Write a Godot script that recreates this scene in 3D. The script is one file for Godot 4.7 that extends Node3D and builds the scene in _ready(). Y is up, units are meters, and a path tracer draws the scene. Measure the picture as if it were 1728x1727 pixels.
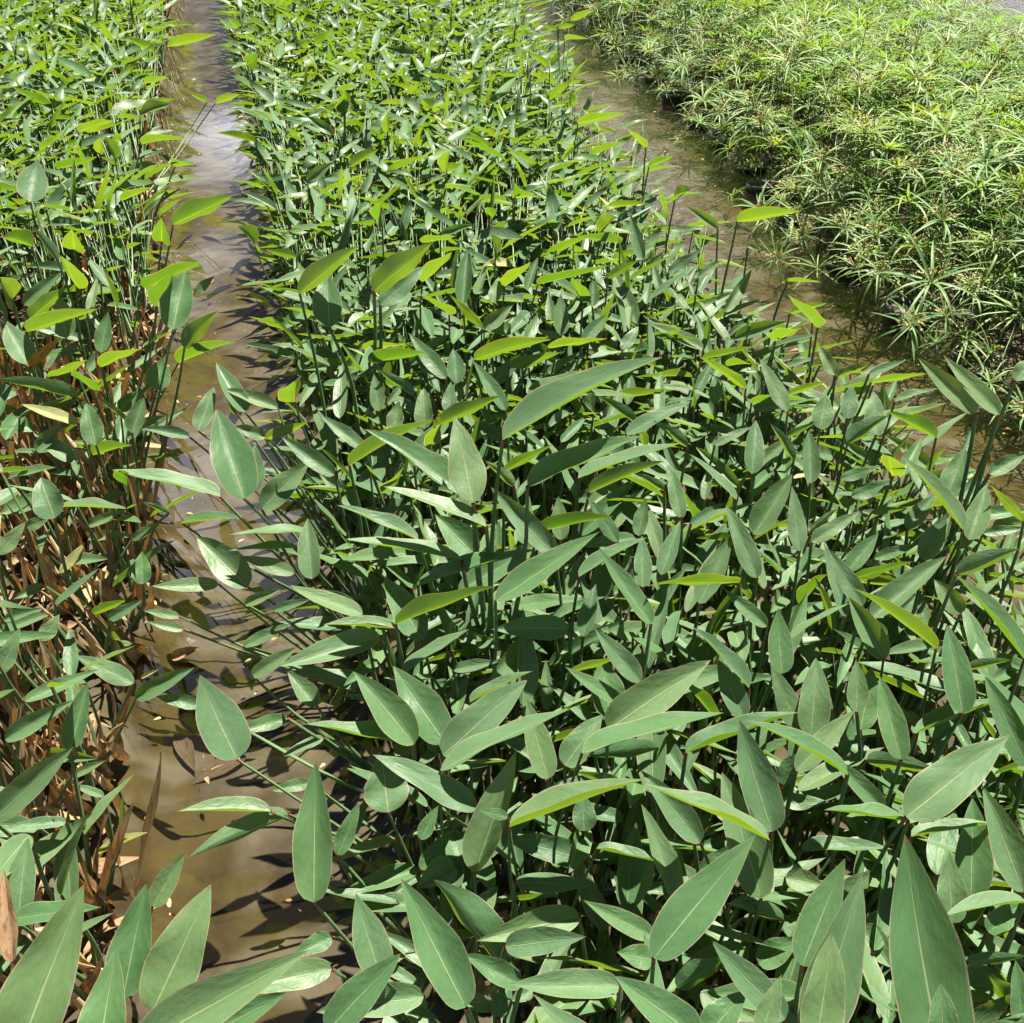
extends Node3D

# A nursery pond seen from its bank: beds of a lance-leaved water plant, two water channels and a bed of umbrella sedge.

const FOCAL := 1660.0            # photo pixels
const MID := Vector2(864, 863.5)
const PITCH := deg_to_rad(37.3)
const EYE := Vector3(0, 2.2, 0)
const SUN := Vector3(0.19, 0.905, -0.38)   # towards the sun: high, ahead of the camera and a little to its right

# Edges of the beds at water level: x for each z
const BANK_Z := [-30.0, -12.7, -6.56, -4.33, -2.76, -2.3, -1.82, -1.44, -1.21, 0.5]
const BANK_X := [-8.1, -3.92, -2.42, -1.74, -1.32, -1.2, -1.12, -1.01, -0.93, -0.6]
const MIDL_Z := [-30.0, -11.1, -6.56, -4.73, -3.57, -2.76, -2.3, -1.93, -1.53, -1.07, 0.5]
const MIDL_X := [-7.2, -2.84, -1.6, -1.17, -0.85, -0.66, -0.5, -0.38, -0.26, -0.16, 0.2]
const MIDR_Z := [-30.0, -12.7, -9.85, -7.93, -6.22, -4.88, -4.09, -3.57, -3.13, -2.6, 0.5]
const MIDR_X := [-2.1, -0.05, 0.2, 0.45, 0.66, 0.88, 1.15, 1.42, 1.6, 1.74, 2.1]
const SEDGE_Z := [-30.0, -12.7, -10.1, -8.1, -6.68, -5.27, -4.73, -4.21, -3.57, -2.4, 0.5]
const SEDGE_X := [-3.0, 0.46, 0.94, 1.34, 1.55, 1.66, 1.82, 1.98, 2.14, 2.6, 3.4]
const BACK_Z := [-30.0, -12.7, -8.7, -7.1, -5.0, 0.5]
const BACK_X := [0.0, 2.6, 3.7, 4.1, 4.8, 6.2]

# Blades read off the photograph: base x, base y, tip x, tip y, breadth (all in 2.878ths of a photo pixel from the
# region's corner), face (1 upper, -1 under, 2 yellowing, 3 dry, 4 orange), height of the blade's base above the water in cm (0: usual).
# A pixel gives only a direction; the distance comes from that height, and the tip's from the rise a blade of that bearing has.
const BLADES := {
	Vector2(0, 1127): [
		60,1960,390,1055,330,1,66, 470,1980,550,1365,230,1,60, 600,1600,700,1050,205,1,56, 740,1670,1015,1060,270,1,58,
		650,1850,1480,1372,250,1,62, 1610,1462,1120,1570,140,1,48, 1000,1790,1400,1575,140,1,50, 1525,1140,1535,455,195,1,42,
		1150,445,965,42,230,1,40, 1315,700,858,695,80,1,36, 1400,715,910,915,110,-1,34, 1395,245,1120,320,75,1,34,
		1540,190,1395,15,100,1,40, 740,1160,900,895,110,1,30, 410,815,640,512,60,1,24, -40,740,365,380,140,1,48,
		340,400,430,72,110,1,44, 25,350,350,157,95,1,40, 660,150,935,0,85,1,28, 965,185,760,135,68,1,26,
		90,1200,130,830,140,1,44, 55,1220,490,1165,105,1,46, 350,525,515,450,48,1,30, 505,625,345,565,42,1,26,
		320,750,45,770,58,1,36, 60,1430,20,980,90,3,46, 470,910,720,800,40,2,14, 1640,910,1745,660,90,1,40,
		1610,1310,1420,1402,95,1,34, 1570,340,1365,435,50,1,26, 1505,560,1320,597,64,1,28, 1700,1850,1660,1640,120,1,50],
	Vector2(560, 1127): [
		388,380,-130,264,100,1,52, 400,372,108,12,170,1,56, 550,365,297,-12,195,1,52, 540,425,945,58,195,1,58,
		527,500,1160,176,125,1,64, 670,170,970,10,66,1,60, 275,705,232,408,215,1,46, 703,690,205,410,125,1,60,
		855,725,705,690,55,1,60, 862,775,1520,540,105,1,64, 695,1000,900,400,225,-1,50, 830,1450,505,1015,225,-1,46,
		600,962,412,1065,135,1,44, 650,1650,335,1030,220,1,56, 235,1500,115,1095,185,1,44, -20,1765,325,1387,185,1,54,
		890,1040,1300,1055,98,1,52, 843,1355,1237,1310,135,1,54, 1395,1545,860,1547,140,1,60, 920,1545,635,1390,115,1,50,
		1563,1412,2050,805,225,1,64, 1565,1310,1220,1130,110,1,50, 1285,880,1620,946,62,1,52, 1050,542,945,155,138,1,58,
		1215,417,1900,205,105,1,66, 1340,300,1820,-25,195,1,62, 1130,475,1312,228,145,1,52, 1430,582,1190,500,80,-1,46,
		2125,840,1520,536,115,1,66, 1790,850,1505,495,135,1,58, 1225,795,1220,600,120,1,44, 1682,1140,1505,662,110,1,54,
		1780,1800,1395,1500,190,1,58, 810,1702,832,1540,88,1,36, 1220,930,850,820,130,1,40, 430,980,590,780,80,1,36,
		430,835,520,670,78,1,36, 420,985,35,1110,85,1,28, 1557,1420,1385,1378,118,1,50, 1415,180,1130,0,76,1,56,
		1352,242,1312,-60,165,1,50, 1432,1172,1470,752,145,1,38, 25,915,190,612,85,1,34, 1580,392,1250,432,105,-1,48,
		510,395,470,330,80,1,40, 790,1650,540,1590,80,1,34, 700,1230,800,1060,100,1,36],
	Vector2(1128, 1127): [
		1155,725,1667,325,230,1,66, 1335,1960,1130,810,365,1,72, 680,1850,950,1000,250,1,66, 650,1450,860,930,180,1,62,
		715,1850,797,1290,205,1,70, 1335,1900,1325,1537,160,1,78, 505,797,335,255,190,1,64, 450,1122,275,505,190,1,58,
		870,522,400,232,88,1,66, 1045,692,800,432,98,1,56, 1165,747,760,682,70,1,62, 85,417,632,203,108,1,62,
		1130,447,1025,42,128,1,58, 932,302,990,0,125,1,52, 915,217,915,-40,100,1,58, 1428,222,1365,-212,145,1,64,
		1200,322,1640,147,78,1,56, 1742,482,1547,37,120,1,60, 1180,822,1590,747,62,1,56, 1727,1092,1530,572,165,1,60,
		1470,1132,1480,632,165,1,50, 1380,1242,1365,892,138,1,56, 1740,1140,1335,1180,88,1,62, 1555,1287,1735,1140,108,1,52,
		645,887,1090,872,84,1,50, 690,332,730,-50,150,1,60, 640,312,495,-20,118,1,58, 365,242,238,-40,118,1,58,
		620,502,910,202,118,1,58, 570,1705,200,1322,155,1,56, 45,1562,275,1392,128,-1,50, 180,1805,372,1560,165,1,54,
		440,1805,550,1490,118,1,58, 560,570,640,402,105,-1,50, 440,1442,640,1312,128,1,44, 570,1022,762,1062,108,1,48,
		960,452,1312,492,98,-1,48, 10,1150,-20,880,70,1,54, 125,842,-30,602,108,1,54, 545,652,782,652,80,1,46,
		1640,1642,1560,1472,145,-1,46, 1722,1755,1690,1422,100,1,56, 1450,1432,1735,1400,58,-1,54, 560,1225,275,1132,68,-1,50,
		300,1150,642,1110,50,1,52, 930,1262,1082,1462,150,1,46, 300,900,420,700,90,1,40, 800,1180,1010,980,120,1,40,
		1040,620,1170,420,90,1,44, 160,1000,320,860,80,1,42],
	Vector2(1128, 560): [
		1495,395,1215,130,92,1,86, 1610,402,1335,115,92,1,86, 1685,237,1800,110,90,1,88, 690,737,685,480,88,1,62,
		405,690,430,420,98,1,60, 870,542,1065,405,88,-1,64, 820,217,970,160,48,-1,58, 737,472,765,295,105,1,58,
		870,422,890,250,85,1,58, 1010,502,995,285,104,1,58, 810,212,730,65,64,1,56, 580,387,440,125,74,1,62,
		1300,517,1065,370,58,-1,60, 415,987,605,695,128,1,62, 637,1067,600,745,88,1,62, 430,1197,285,840,104,1,62,
		1430,962,1135,600,72,1,66, 695,1022,935,870,78,1,58, 985,882,1155,860,44,-1,60, 1400,1172,1712,1050,104,-1,68,
		988,1392,1352,1095,118,1,64, 1300,1542,910,1222,66,-1,66, 1045,1592,880,1290,118,1,62, 1730,1592,1395,1175,74,1,66,
		1355,802,1440,560,108,1,60, 1460,1012,1545,740,108,1,60, 1560,692,1745,588,80,1,70, 1092,702,1065,602,105,-1,62,
		590,1492,890,1300,45,1,60, 150,1322,310,990,118,1,58, 480,1432,270,1250,80,1,56, 552,1662,530,1345,124,1,60,
		390,1732,125,1430,74,1,62, -10,1725,207,1590,98,1,58, 610,622,500,442,54,-1,60, 375,277,150,110,50,-1,60,
		165,132,420,76,40,-1,58, 225,552,410,460,44,1,56, 425,662,600,502,68,1,56, 835,717,1032,650,58,1,58,
		945,1332,775,1047,98,1,60, 870,1162,1022,980,88,1,56, 1000,1102,1222,1030,58,1,56, 885,1202,1190,1115,44,-1,58,
		1240,1112,1350,890,108,1,58, 1420,1372,1300,1200,98,1,54, 345,1220,-110,1213,62,-1,62, 400,1297,310,1140,58,-1,56,
		1440,1642,1662,1590,38,-1,58, 1440,1625,1180,1590,40,1,58, 225,352,225,210,64,1,58, 890,802,1120,715,74,1,56,
		1160,962,1290,790,88,1,56, 65,907,-5,640,74,1,58, 110,932,280,830,48,1,54, 330,817,110,590,58,1,58,
		580,307,770,240,34,-1,56, 985,247,1262,200,34,-1,58, 975,207,1155,140,38,1,56, 1100,342,1312,265,34,1,58,
		700,960,820,860,40,-1,50, 560,520,720,440,40,-1,54, 1530,980,1740,950,50,1,60, 1727,920,1565,745,50,-1,64],
	Vector2(560, 560): [
		830,527,1587,85,145,1,98, 950,752,1512,490,125,1,90, 685,832,595,405,180,1,86, 690,852,165,460,135,1,80,
		750,947,255,740,98,1,80, 630,1112,70,995,84,1,72, 420,1237,980,1040,95,1,66, 795,1307,1302,975,138,1,74,
		310,1422,795,1225,78,-1,66, 1150,1442,770,1442,125,1,56, 700,1092,500,880,145,1,62, 420,1012,25,835,88,1,64,
		1085,1082,770,760,118,1,66, 1550,1422,1290,1060,94,1,66, 1200,1192,1522,985,68,1,62, 1195,712,1692,530,58,1,64,
		1250,782,1612,630,58,-1,62, 845,382,690,145,68,1,62, 605,252,590,75,90,1,62, 555,227,370,5,84,1,60,
		500,462,822,310,72,-1,64, 85,652,490,400,58,-1,64, 450,472,445,265,94,1,60, 570,397,575,240,74,1,60,
		300,492,325,340,84,1,58, 400,652,490,450,96,1,58, 160,572,-60,400,68,1,60, 225,387,205,205,74,1,58,
		400,312,215,175,44,-1,60, 860,172,1112,100,54,-1,60, 695,137,1062,10,58,-1,62, 180,152,465,100,58,-1,62,
		950,302,1340,190,68,1,60, 1430,497,1742,330,78,1,62, 1490,992,1525,810,74,1,60, 1390,1022,1240,800,74,1,60,
		1000,972,1372,895,44,-1,62, 930,1032,960,800,88,1,58, 1110,1012,1100,800,88,1,58, 1695,902,1640,640,78,1,62,
		1600,1182,1692,910,88,1,58, 1510,1242,1505,990,88,1,58, 440,1502,250,1180,148,1,52, 590,1642,817,1600,58,1,54,
		345,1657,662,1440,68,1,54, 235,1477,-267,1630,128,1,52, 150,1372,-210,1237,85,1,52, 1220,1482,1280,1220,88,1,56,
		1500,1702,1275,1435,108,1,60, 1160,1652,1412,1575,38,-1,58, 870,1332,1217,1290,78,1,48, 1070,1402,1330,1280,58,1,50,
		310,1442,-45,1420,54,1,54, 1480,442,1290,310,48,-1,58, 1272,402,1230,330,58,1,56, 530,542,530,440,68,-1,58,
		830,682,1072,545,48,-1,62, 885,752,750,620,58,-1,62, 1615,772,1470,680,44,-1,60, 1050,80,1340,30,40,-1,58,
		1210,690,1060,560,40,1,58, 1727,560,1560,420,50,-1,58, 640,640,530,560,60,1,50, 300,770,330,640,70,-1,50],
	Vector2(0, 560): [
		1185,812,1045,370,205,1,56, 1270,862,1502,620,128,1,46, 1070,802,545,655,84,1,46, 1240,772,1235,540,98,1,48,
		1625,697,1365,510,88,1,56, 1203,1240,950,990,155,1,36, 1060,1227,735,1240,74,1,34, 690,1227,690,1065,94,1,30,
		960,482,1040,270,88,1,50, 1190,392,1050,140,96,1,54, 1150,397,1070,260,128,-1,50, 1350,372,1085,275,58,1,54,
		1430,342,1420,220,145,-1,58, 465,552,415,340,108,1,48, 640,492,702,320,88,1,46, 265,907,190,695,148,1,52,
		285,852,612,845,48,1,44, 430,942,612,870,48,1,38, 175,577,305,440,68,1,46, 380,447,100,350,54,2,52,
		135,167,295,30,54,4,56, 490,172,687,65,58,-1,52, 245,232,422,135,48,-1,52, 380,322,-20,235,58,-1,54,
		450,282,360,185,64,-1,48, 615,437,465,310,34,-1,44, 920,512,690,465,48,1,46, 865,152,1147,25,58,-1,54,
		760,282,790,130,118,1,48, 640,1012,777,920,48,1,26, 820,882,690,825,30,-1,34, 290,1172,415,1020,48,2,34,
		650,1707,355,1570,98,1,38, 870,1382,695,1355,48,1,22, 890,1447,715,1410,48,1,22, 450,1372,612,1300,44,-1,32,
		200,1502,290,1370,78,1,38, -10,1082,127,920,78,1,46, 520,1402,690,1300,58,1,30, 1460,1052,1110,1050,48,1,42,
		1527,977,1110,970,48,1,46, 1430,1172,1160,1090,78,1,40, 1515,1202,1490,900,108,1,44, 1290,522,1492,440,68,-1,54,
		1290,512,1130,460,68,1,50, 885,932,1172,890,38,1,34, 40,712,265,655,48,1,46, 1190,1322,1360,1250,58,1,34,
		1330,1352,1502,1300,48,1,36, 1185,1527,1412,1420,58,1,28, 1225,1672,1442,1530,78,1,30, -5,1662,95,1440,88,1,42,
		255,690,402,702,38,1,40, 585,382,672,290,68,1,42, 500,817,602,780,48,1,32, 620,757,610,690,54,1,36,
		140,162,20,-60,128,1,54, 490,102,525,-95,78,1,54, 210,1230,60,1300,50,1,34, 320,1110,520,1100,60,1,34,
		130,950,235,905,60,1,40, 1727,1340,1545,1250,70,1,44, 20,1400,200,1340,50,1,36, 450,600,640,550,40,-1,40],
	Vector2(0, 0): [
		145,982,185,785,138,1,70, 840,1602,895,1310,158,1,76, 770,1492,835,1320,122,-1,74, 895,1692,1047,1500,108,-1,66,
		840,1092,1132,945,92,-1,74, 785,1172,780,1070,88,1,70, 1455,1427,1742,1180,118,-1,80, 1600,1592,1590,1320,148,1,72,
		130,1612,480,1500,58,-1,62, 150,1552,317,1390,88,-1,62, 380,1402,290,1240,78,-1,64, 280,1262,165,1100,58,-1,66,
		155,1197,-10,1130,78,-1,66, 320,1642,290,1430,118,1,58, 60,1452,-10,1340,108,1,62, 115,1482,292,1320,68,1,58,
		360,1212,350,1110,108,1,60, 480,742,490,665,48,1,60, 560,782,520,670,54,1,58, 680,562,822,490,44,1,62,
		1045,502,1167,455,38,-1,60, 1005,497,925,450,34,-1,60, 810,227,1052,160,48,-1,62, 755,257,610,175,44,-1,60,
		530,202,490,105,48,-1,66, 1240,692,1050,640,38,-1,58, 1240,1202,1180,1095,58,1,52, 1670,547,1680,450,84,-1,70,
		1525,217,1612,145,48,-1,66, 1200,317,1257,260,68,1,58, 945,1422,1042,1340,48,1,56, 700,1402,987,1270,58,-1,64,
		275,820,470,770,46,-1,58, 690,700,910,655,40,-1,60, 380,640,550,575,40,-1,58, 250,530,60,430,40,-1,58,
		700,405,820,375,30,-1,58, 850,810,940,795,26,-1,56, 590,975,730,905,40,-1,56, 1490,880,1620,785,55,1,62,
		1620,650,1480,560,50,1,60, 1340,1020,1170,930,40,1,54, 1350,1190,1250,1195,36,-1,50, 1440,1250,1290,1215,46,-1,50],
	Vector2(560, 0): [
		205,1417,482,1170,148,-1,84, 235,1482,447,1290,108,1,76, 245,1092,240,985,54,1,66, 65,547,65,455,84,-1,72,
		270,642,268,550,44,-1,66, 90,812,227,725,58,-1,62, 1115,1627,1110,1430,78,1,60, 795,1242,790,1145,44,1,60,
		785,1472,810,1340,64,1,58, 1265,1492,1270,1360,58,1,58, 840,1392,972,1290,48,-1,60, 1340,1352,1492,1260,54,-1,60,
		1400,1182,1190,1150,44,-1,60, 750,1722,1062,1620,58,-1,60, 880,962,1012,940,34,-1,60, 890,952,890,880,58,-1,62,
		560,842,560,740,48,1,60, 1195,602,1432,545,44,-1,66, 1540,812,1667,750,44,-1,62, 1525,717,1435,620,34,-1,64,
		1160,102,1262,45,44,-1,74, 1100,137,1182,120,25,-1,70, 1095,147,1015,120,25,-1,70, 1130,192,1252,185,24,-1,68,
		1055,322,950,255,38,-1,66, 1060,307,1112,270,34,1,66, 1170,512,1165,450,44,1,62, 1060,482,1162,390,44,-1,64,
		740,1602,877,1480,78,1,58, 1220,1662,1332,1530,68,1,58, 1000,1382,1352,1300,44,-1,60, 1300,1142,1372,1050,68,1,58,
		440,1370,590,1240,60,-1,62, 570,1530,430,1420,44,-1,60, 730,1590,570,1430,50,-1,58, 1220,1470,1160,1350,50,-1,58,
		440,1180,610,1140,40,-1,58, 330,1060,240,1170,60,1,50, 530,1140,690,1090,40,1,56, 1410,1700,1490,1580,60,1,56],
	Vector2(1128, 0): [
		335,1077,642,1025,54,-1,72, 580,1367,747,1368,14,-1,50, 590,1522,772,1465,48,-1,56, 725,1592,575,1440,44,-1,56,
		145,1347,262,1260,44,1,56, 520,1657,632,1600,58,-1,58, 240,1112,85,1000,44,1,62, 30,980,100,915,40,1,60,
		390,1190,440,1215,30,1,52, 700,1570,560,1500,30,1,46]
}

var rng := RandomNumberGenerator.new()
var noise := FastNoiseLite.new()
var fine := FastNoiseLite.new()
var taken := {}
var mask := PackedByteArray()
const CELLS := 128

var near_blades: Array[Mesh] = []
var far_blades: Array[Mesh] = []
var far_stalk: Mesh
var stalk_meshes: Array[Mesh] = []
var sheath_meshes: Array[Mesh] = []
var green: Array[StandardMaterial3D] = []
var yellow: StandardMaterial3D
var orange: StandardMaterial3D
var dry: StandardMaterial3D
var stalk_mat: StandardMaterial3D
var sheath_mats: Array[StandardMaterial3D] = []


func lookup(zs: Array, xs: Array, z: float) -> float:
	for i in range(1, zs.size()):
		if z <= zs[i]:
			return lerpf(xs[i - 1], xs[i], clampf((z - zs[i - 1]) / (zs[i] - zs[i - 1]), 0, 1))
	return xs[-1]

func bank_x(z: float) -> float: return lookup(BANK_Z, BANK_X, z)
func midl_x(z: float) -> float: return lookup(MIDL_Z, MIDL_X, z)
func midr_x(z: float) -> float: return lookup(MIDR_Z, MIDR_X, z)
func sedge_x(z: float) -> float: return lookup(SEDGE_Z, SEDGE_X, z)
func back_x(z: float) -> float: return lookup(BACK_Z, BACK_X, z)

func ray(p: Vector2) -> Vector3:
	var u := (p.x - MID.x) / FOCAL
	var v := (MID.y - p.y) / FOCAL
	return Vector3(u, v * cos(PITCH) - sin(PITCH), -v * sin(PITCH) - cos(PITCH))

func at_height(p: Vector2, h: float) -> Vector3:
	var d := ray(p)
	return EYE + d * ((h - EYE.y) / d.y)

func depth_of(p: Vector3) -> float:
	return (p - EYE).dot(Vector3(0, -sin(PITCH), -cos(PITCH)))

func pixel(p: Vector3) -> Vector2:
	var q := p - EYE
	var z := maxf(depth_of(p), 0.05)
	var up := q.dot(Vector3(0, cos(PITCH), -sin(PITCH)))
	return Vector2(MID.x + FOCAL * q.x / z, MID.y - FOCAL * up / z)

func in_frame(p: Vector3, margin: float) -> bool:
	if depth_of(p) < 0.2:
		return false
	var q := pixel(p)
	return q.x > -margin and q.x < 1728 + margin and q.y > -margin and q.y < 1727 + margin

func numbered(called: String) -> String:
	var n: int = taken.get(called, 0)
	taken[called] = n + 1
	return called if n == 0 else "%s_%03d" % [called, n]

func thing(called: String, at: Vector3, label: String, category: String, group := "") -> Node3D:
	var o := Node3D.new()
	o.name = numbered(called)
	o.position = at
	o.set_meta("label", label)
	o.set_meta("category", category)
	if group:
		o.set_meta("group", group)
	add_child(o)
	return o

func part(called: String, m: Mesh, mat: Material, where: Transform3D, parent: Node) -> MeshInstance3D:
	var o := MeshInstance3D.new()
	o.name = called
	o.mesh = m
	o.material_override = mat
	o.transform = where
	parent.add_child(o, true)
	return o

func lin(r: float, g: float, b: float) -> Color:
	return Color(r, g, b).linear_to_srgb()


func _ready() -> void:
	rng.seed = 7
	noise.seed = 3
	noise.frequency = 1.0
	noise.fractal_octaves = 4
	fine.seed = 11
	fine.frequency = 1.0
	fine.fractal_octaves = 2
	camera_and_light()
	materials()
	shapes()
	ground_and_water()
	read_blades()
	plant_beds()
	sedge_bed()
	small_things()


func camera_and_light() -> void:
	var cam := Camera3D.new()
	cam.name = "camera"
	cam.fov = rad_to_deg(2.0 * atan(863.5 / FOCAL))
	cam.position = EYE
	cam.rotation = Vector3(-PITCH, 0, 0)
	cam.near = 0.05
	cam.far = 300.0
	cam.current = true
	add_child(cam)

	var sun := DirectionalLight3D.new()
	sun.name = "sun"
	sun.light_energy = 1.6
	sun.light_color = Color(1.0, 0.965, 0.91)
	sun.light_angular_distance = 0.5
	sun.shadow_enabled = true
	sun.sky_mode = DirectionalLight3D.SKY_MODE_LIGHT_ONLY
	add_child(sun)
	sun.look_at_from_position(SUN * 50.0, Vector3.ZERO)

	var sky_mat := ProceduralSkyMaterial.new()
	sky_mat.sky_top_color = Color(0.48, 0.70, 1.06)
	sky_mat.sky_horizon_color = Color(1.36, 1.42, 1.5)
	sky_mat.sky_curve = 0.2
	sky_mat.ground_bottom_color = Color(0.25, 0.27, 0.2)
	sky_mat.ground_horizon_color = Color(0.5, 0.53, 0.48)
	sky_mat.sky_energy_multiplier = 0.19
	sky_mat.sky_cover = clouds()
	sky_mat.sky_cover_modulate = Color(1.6, 1.6, 1.62, 1)
	var env := Environment.new()
	env.background_mode = Environment.BG_SKY
	env.sky = Sky.new()
	env.sky.sky_material = sky_mat
	env.tonemap_mode = Environment.TONE_MAPPER_LINEAR
	env.tonemap_exposure = 5.2
	env.sdfgi_enabled = true
	env.ssao_enabled = true
	env.ssil_enabled = true
	var world := WorldEnvironment.new()
	world.name = "world"
	world.environment = env
	add_child(world)


func clouds() -> ImageTexture:
	# scattered fair-weather cloud all round, by direction so that it has no seam
	var w := 768
	var h := 384
	var im := Image.create(w, h, false, Image.FORMAT_RGBA8)
	var n := FastNoiseLite.new()
	n.seed = 21
	n.frequency = 1.0
	n.fractal_octaves = 5
	for y in h:
		var el := (0.5 - (y + 0.5) / h) * PI
		if el < 0.0:
			break
		for x in w:
			var az := (x + 0.5) / w * TAU
			var s := sin(el) + 0.22
			var p := Vector3(cos(az) * cos(el) / s, sin(az) * cos(el) / s, 0.4) * 1.1
			var c := smoothstep(0.06, 0.5, n.get_noise_3dv(p))
			im.set_pixel(x, y, Color(0.96, 0.97, 1.0, c * 0.95))
	return ImageTexture.create_from_image(im)


func blade_picture(base: Color, rib: Color, edge: Color, blotch: Color, share: float, sd: int) -> ImageTexture:
	# across: u, from base (v 0) to tip (v 1). Linear colours; the midrib, the fine side veins, the thin coloured margin and mottling
	var w := 128
	var h := 512
	var im := Image.create(w, h, false, Image.FORMAT_RGB8)
	for y in h:
		var t := (y + 0.5) / h
		var rib_half := lerpf(0.034, 0.006, t)
		for x in w:
			var u := ((x + 0.5) / w - 0.5) * 2.0
			var a := absf(u)
			var c := base
			var vein := sin((a * 24.0 - t * 9.0 * (0.35 + a)) * 3.2 + signf(u) * 1.3 + sd)
			c = c * (1.0 + 0.045 * vein + 0.08 * fine.get_noise_2d(u * 7.0 + sd * 9.0, t * 9.0) + 0.06 * fine.get_noise_2d(u * 38.0, t * 11.0 + sd))
			var spot := noise.get_noise_2d(u * 1.6 + sd * 5.0, t * 3.4 + sd)
			c = c.lerp(blotch, share * smoothstep(0.05, 0.4, spot))
			if fine.get_noise_2d(u * 22.0 + sd, t * 70.0) > 0.52:
				c = c.lerp(blotch, 0.35)
			c = c.lerp(rib, 0.85 * (1.0 - smoothstep(rib_half * 0.6, rib_half * 1.5, a)))
			c = c.lerp(edge, smoothstep(0.945, 0.98, a) * (0.75 + 0.4 * fine.get_noise_2d(t * 25.0, sd)))
			# a withered tip with a ragged outline
			if t + 0.03 * fine.get_noise_2d(u * 9.0, sd * 3.0) > 0.972:
				c = c.lerp(Color(0.17, 0.10, 0.06), 0.7)
			im.set_pixel(x, y, Color(clampf(c.r, 0, 1), clampf(c.g, 0, 1), clampf(c.b, 0, 1)).linear_to_srgb())
	return ImageTexture.create_from_image(im)

func vein_relief() -> ImageTexture:
	var w := 128
	var h := 512
	var im := Image.create(w, h, false, Image.FORMAT_L8)
	for y in h:
		var t := (y + 0.5) / h
		for x in w:
			var a := absf(((x + 0.5) / w - 0.5) * 2.0)
			var v := 0.5 + 0.025 * sin((a * 17.0 - t * 7.5 * (0.35 + a)) * 3.2) + 0.3 * noise.get_noise_2d(a * 2.0, t * 7.0)
			v -= 0.35 * (1.0 - smoothstep(0.0, 0.05, a))
			im.set_pixel(x, y, Color(v, v, v))
	return ImageTexture.create_from_image(im)

func leafy(called: String, pic: Texture2D, tint: Color, through: Color, rough: float, relief: Texture2D = null) -> StandardMaterial3D:
	var m := StandardMaterial3D.new()
	m.resource_name = called
	m.albedo_texture = pic
	m.albedo_color = tint.linear_to_srgb()
	m.roughness = rough
	m.metallic_specular = 0.38
	m.backlight_enabled = true
	m.backlight = through.linear_to_srgb()
	m.cull_mode = BaseMaterial3D.CULL_DISABLED
	if relief:
		m.heightmap_enabled = true
		m.heightmap_scale = 0.16
		m.heightmap_texture = relief
	return m

func strip_picture(low: Color, high: Color, tip: Color, from: float, streak: float, sd: int) -> ImageTexture:
	var w := 16
	var h := 256
	var im := Image.create(w, h, false, Image.FORMAT_RGB8)
	for y in h:
		var t := (y + 0.5) / h
		for x in w:
			var c := low.lerp(high, smoothstep(0.15, 0.6, t + 0.15 * noise.get_noise_2d(x * 0.6, t * 4.0 + sd)))
			c = c * (1.0 + streak * fine.get_noise_2d(x * 1.7, t * 5.0 + sd * 3.0) + 0.5 * streak * fine.get_noise_2d(x * 0.4, t * 40.0 + sd))
			if t > from:
				c = tip
			im.set_pixel(x, y, Color(clampf(c.r, 0, 1), clampf(c.g, 0, 1), clampf(c.b, 0, 1)).linear_to_srgb())
	return ImageTexture.create_from_image(im)

func materials() -> void:
	var relief := vein_relief()
	var rib := Color(0.252, 0.300, 0.156)
	var edge := Color(0.312, 0.228, 0.180)
	var pics := [
		blade_picture(Color(0.082, 0.156, 0.077), rib, edge, Color(0.096, 0.165, 0.070), 0.35, 1),
		blade_picture(Color(0.069, 0.147, 0.060), rib, edge, Color(0.074, 0.140, 0.066), 0.35, 2),
		blade_picture(Color(0.094, 0.166, 0.075), rib, edge, Color(0.110, 0.172, 0.064), 0.4, 3),
	]
	var lime := Color(1.0, 0.95, 0.08)
	for p in 3:
		for k in 3:
			var t: Color = [Color(1, 1, 1), Color(0.86, 0.9, 0.88), Color(1.05, 1.04, 0.98)][k]
			green.append(leafy("leaf_green_%d_%d" % [p, k], pics[p], t, lime, 0.42 + 0.05 * k, relief))
	yellow = leafy("leaf_yellowing", blade_picture(Color(0.240, 0.252, 0.096), Color(0.300, 0.300, 0.120), Color(0.240, 0.180, 0.090), Color(0.144, 0.204, 0.078), 0.8, 4), Color.WHITE, Color(1, 0.95, 0.12), 0.5, relief)
	orange = leafy("leaf_orange", blade_picture(Color(0.330, 0.198, 0.018), Color(0.360, 0.270, 0.060), Color(0.180, 0.120, 0.048), Color(0.180, 0.078, 0.018), 0.9, 5), Color.WHITE, Color(1, 0.75, 0.05), 0.5, relief)
	dry = leafy("leaf_dry", blade_picture(Color(0.198, 0.126, 0.066), Color(0.216, 0.150, 0.084), Color(0.132, 0.078, 0.042), Color(0.102, 0.054, 0.027), 0.8, 6), Color.WHITE, Color(0.5, 0.3, 0.12), 0.75, relief)
	stalk_mat = leafy("leaf_stalk", strip_picture(Color(0.063, 0.114, 0.043), Color(0.063, 0.114, 0.043), Color(0.144, 0.051, 0.033), 0.98, 0.3, 1), Color.WHITE, Color(0.16, 0.2, 0.02), 0.55)
	stalk_mat.metallic_specular = 0.35
	for k in 3:
		var b: Color = [Color(0.255, 0.178, 0.088), Color(0.160, 0.106, 0.056), Color(0.320, 0.240, 0.128)][k]
		sheath_mats.append(leafy("dry_sheath_%d" % k, strip_picture(b, b, b, 0.97, 0.6, 4 + k), Color.WHITE, Color(0.35, 0.2, 0.07), 0.7))


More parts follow.
